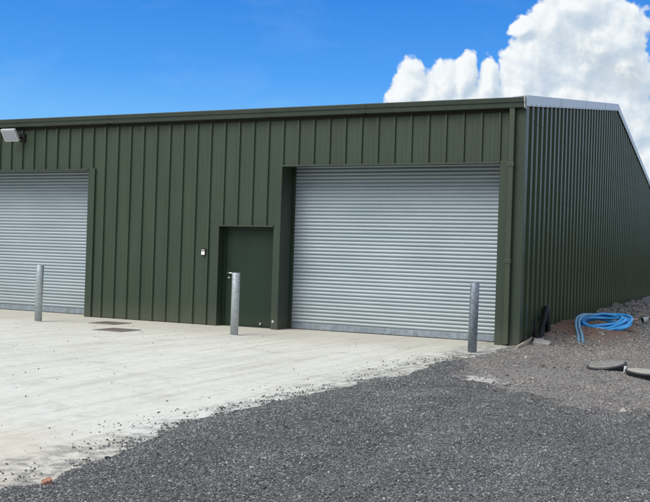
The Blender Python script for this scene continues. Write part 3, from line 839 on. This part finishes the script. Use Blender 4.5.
gname.interface.new_socket('UV', in_out='INPUT', socket_type='NodeSocketVector')
gname.interface.new_socket('Density', in_out='OUTPUT', socket_type='NodeSocketFloat')
gname.interface.new_socket('Core', in_out='OUTPUT', socket_type='NodeSocketFloat')
q = NT(gname); gi = q.new('NodeGroupInput'); go = q.new('NodeGroupOutput')
U = gi.outputs[0]
wn = q.new('ShaderNodeTexNoise'); wn.noise_dimensions = '2D'; q.put(wn.inputs['Vector'], U); wn.inputs['Scale'].default_value = 26; wn.inputs['Detail'].default_value = 3
wv = q.vmath('SUBTRACT', wn.outputs['Color'], (.5, .5, .5)); wv = q.vmath('MULTIPLY', wv, (.022, .022, 0))
W = q.vmath('ADD', U, wv)
acc = None; core = None
for bx, by, rx_, ry_ in BLOBS:
    u0, v0 = uv(bx, by)
    d = q.vmath('SUBTRACT', W, (u0, v0, 0)); d = q.vmath('MULTIPLY', d, (936.5 / rx_, 936.5 / ry_, 0))
    l = q.vmath('LENGTH', d, out=1)
    e = q.math('SUBTRACT', 1.0, l)
    acc = e if acc is None else q.math('SMOOTH_MAX', acc, e, .12)
fb = q.noise(U, 48, 7, .60, two=True); bil = q.voro(W, 58, two=True)
bil2 = q.voro(W, 140, two=True)
dd = q.math('ADD', q.math('MULTIPLY', acc, 1.45), q.math('MULTIPLY', q.math('SUBTRACT', fb, .5), .82))
dd = q.math('ADD', dd, q.math('MULTIPLY', q.math('SUBTRACT', .42, bil), .34))
dd = q.math('ADD', dd, q.math('MULTIPLY', q.math('SUBTRACT', .42, bil2), .16))
q.link(dd, go.inputs[0]); q.link(acc, go.inputs[1])
def dens(vec):
    n = t.new('ShaderNodeGroup'); n.node_tree = gname; t.put(n.inputs[0], vec); return n.outputs
d0 = dens(UV); d1 = dens(t.vmath('ADD', UV, (-.006, .009, 0)))
front = t.rng(cc, .3, .5)
wis = t.math('MULTIPLY', t.rng(t.noise(t.scale(UV, (1, 2.6, 1)), 7, 6, .6, two=True), .52, .80), .07)
alpha = t.math('MULTIPLY', t.rng(d0[0], -.04, .26, 0, 1, True), front)
lit = t.math('SUBTRACT', d0[0], d1[0])
gray = t.math('MULTIPLY', t.rng(d0[1], .10, .85, 0, 1, True), t.rng(t.noise(UV, 22, 4, .55, two=True), .30, .62))
u0, v0 = uv(598, 62)
gd = t.vmath('LENGTH', t.vmath('MULTIPLY', t.vmath('SUBTRACT', UV, (u0, v0, 0)), (13., 15., 0)), out=1)
gray = t.math('MULTIPLY', gray, t.rng(gd, 1.25, .1, .25, 1))
cl = t.mix(gray, rgb(.78, .85, .91), rgb(.53, .61, .68))
cl = t.mix(t.rng(lit, .10, -.60, 0, .75), cl, rgb(.46, .58, .72))
cl = t.mix(t.rng(lit, .05, .60, 0, .8), cl, rgb(.98, 1.0, 1.0))
# scattered fair-weather cloud over the rest of the sky (seen in reflections, lights the yard)
gn = t.math('ADD', t.noise(t.scale(D, (1, 1, 2.4)), 2.1, 5, .6), t.rng(dz, .40, .05, 0, .12))
oth = t.math('MULTIPLY', t.rng(gn, .40, .58, 0, 1, True), t.math('MULTIPLY', t.rng(cc, .45, .1), t.rng(dz, -.02, .02)))
hi = t.math('MULTIPLY', t.rng(gn, .42, .60, 0, 1, True), t.rng(dz, .42, .6))
oth = t.math('MAXIMUM', oth, hi)
rightside = t.math('MULTIPLY', t.math('MULTIPLY', t.rng(gn, .36, .62, .12, .62, True), t.rng(t.sep(UV)[0], .48, .75)), front)
oth = t.math('MAXIMUM', oth, rightside)
full = t.mix(oth, skyc, rgb(1.12, 1.12, 1.10))
full = t.mix(t.math('MULTIPLY', wis, front), full, rgb(.7, .85, 1.0))
full = t.mix(alpha, full, cl)
t.link(t.vmath('MULTIPLY', full, (10, 10, 10)), bg.inputs[0]); bg.inputs[1].default_value = .1

# sun, veiled by thin cloud: broad and soft
L = bpy.data.lights.new('sun', 'SUN'); L.energy = 2.9; L.angle = math.radians(38); L.color = (1, .945, .85)
so = bpy.data.objects.new('sun', L); COL.objects.link(so)
dirv = Vector((SX * math.cos(SUN_EL), SY * math.cos(SUN_EL), math.sin(SUN_EL)))
so.rotation_euler = dirv.to_track_quat('Z', 'Y').to_euler(); so.location = (-10, -10, 20)

# ------------------------------------------------------------------ camera
cam = bpy.data.cameras.new('camera'); co = bpy.data.objects.new('camera', cam); COL.objects.link(co)
cam.sensor_width = 36; cam.sensor_fit = 'HORIZONTAL'; cam.lens = 936.548 / 650 * 36; cam.clip_start = .1; cam.clip_end = 5000
cam.shift_x = 0; cam.shift_y = 7.03 / 650
r = Vector((0.907766, 0.418268, 0.031826)); u = Vector((-0.028312, -0.014605, 0.999492)); f = Vector((-0.418520, 0.908206, 0.001416))
Mx = Matrix((( r.x, u.x, -f.x, 3.7815), (r.y, u.y, -f.y, -16.41), (r.z, u.z, -f.z, 1.4194), (0, 0, 0, 1)))
co.matrix_world = Mx
scene.camera = co
scene.view_settings.view_transform = 'Standard'; scene.view_settings.look = 'None'; scene.view_settings.exposure = 0; scene.view_settings.gamma = 1
scene.cycles.max_bounces = 6
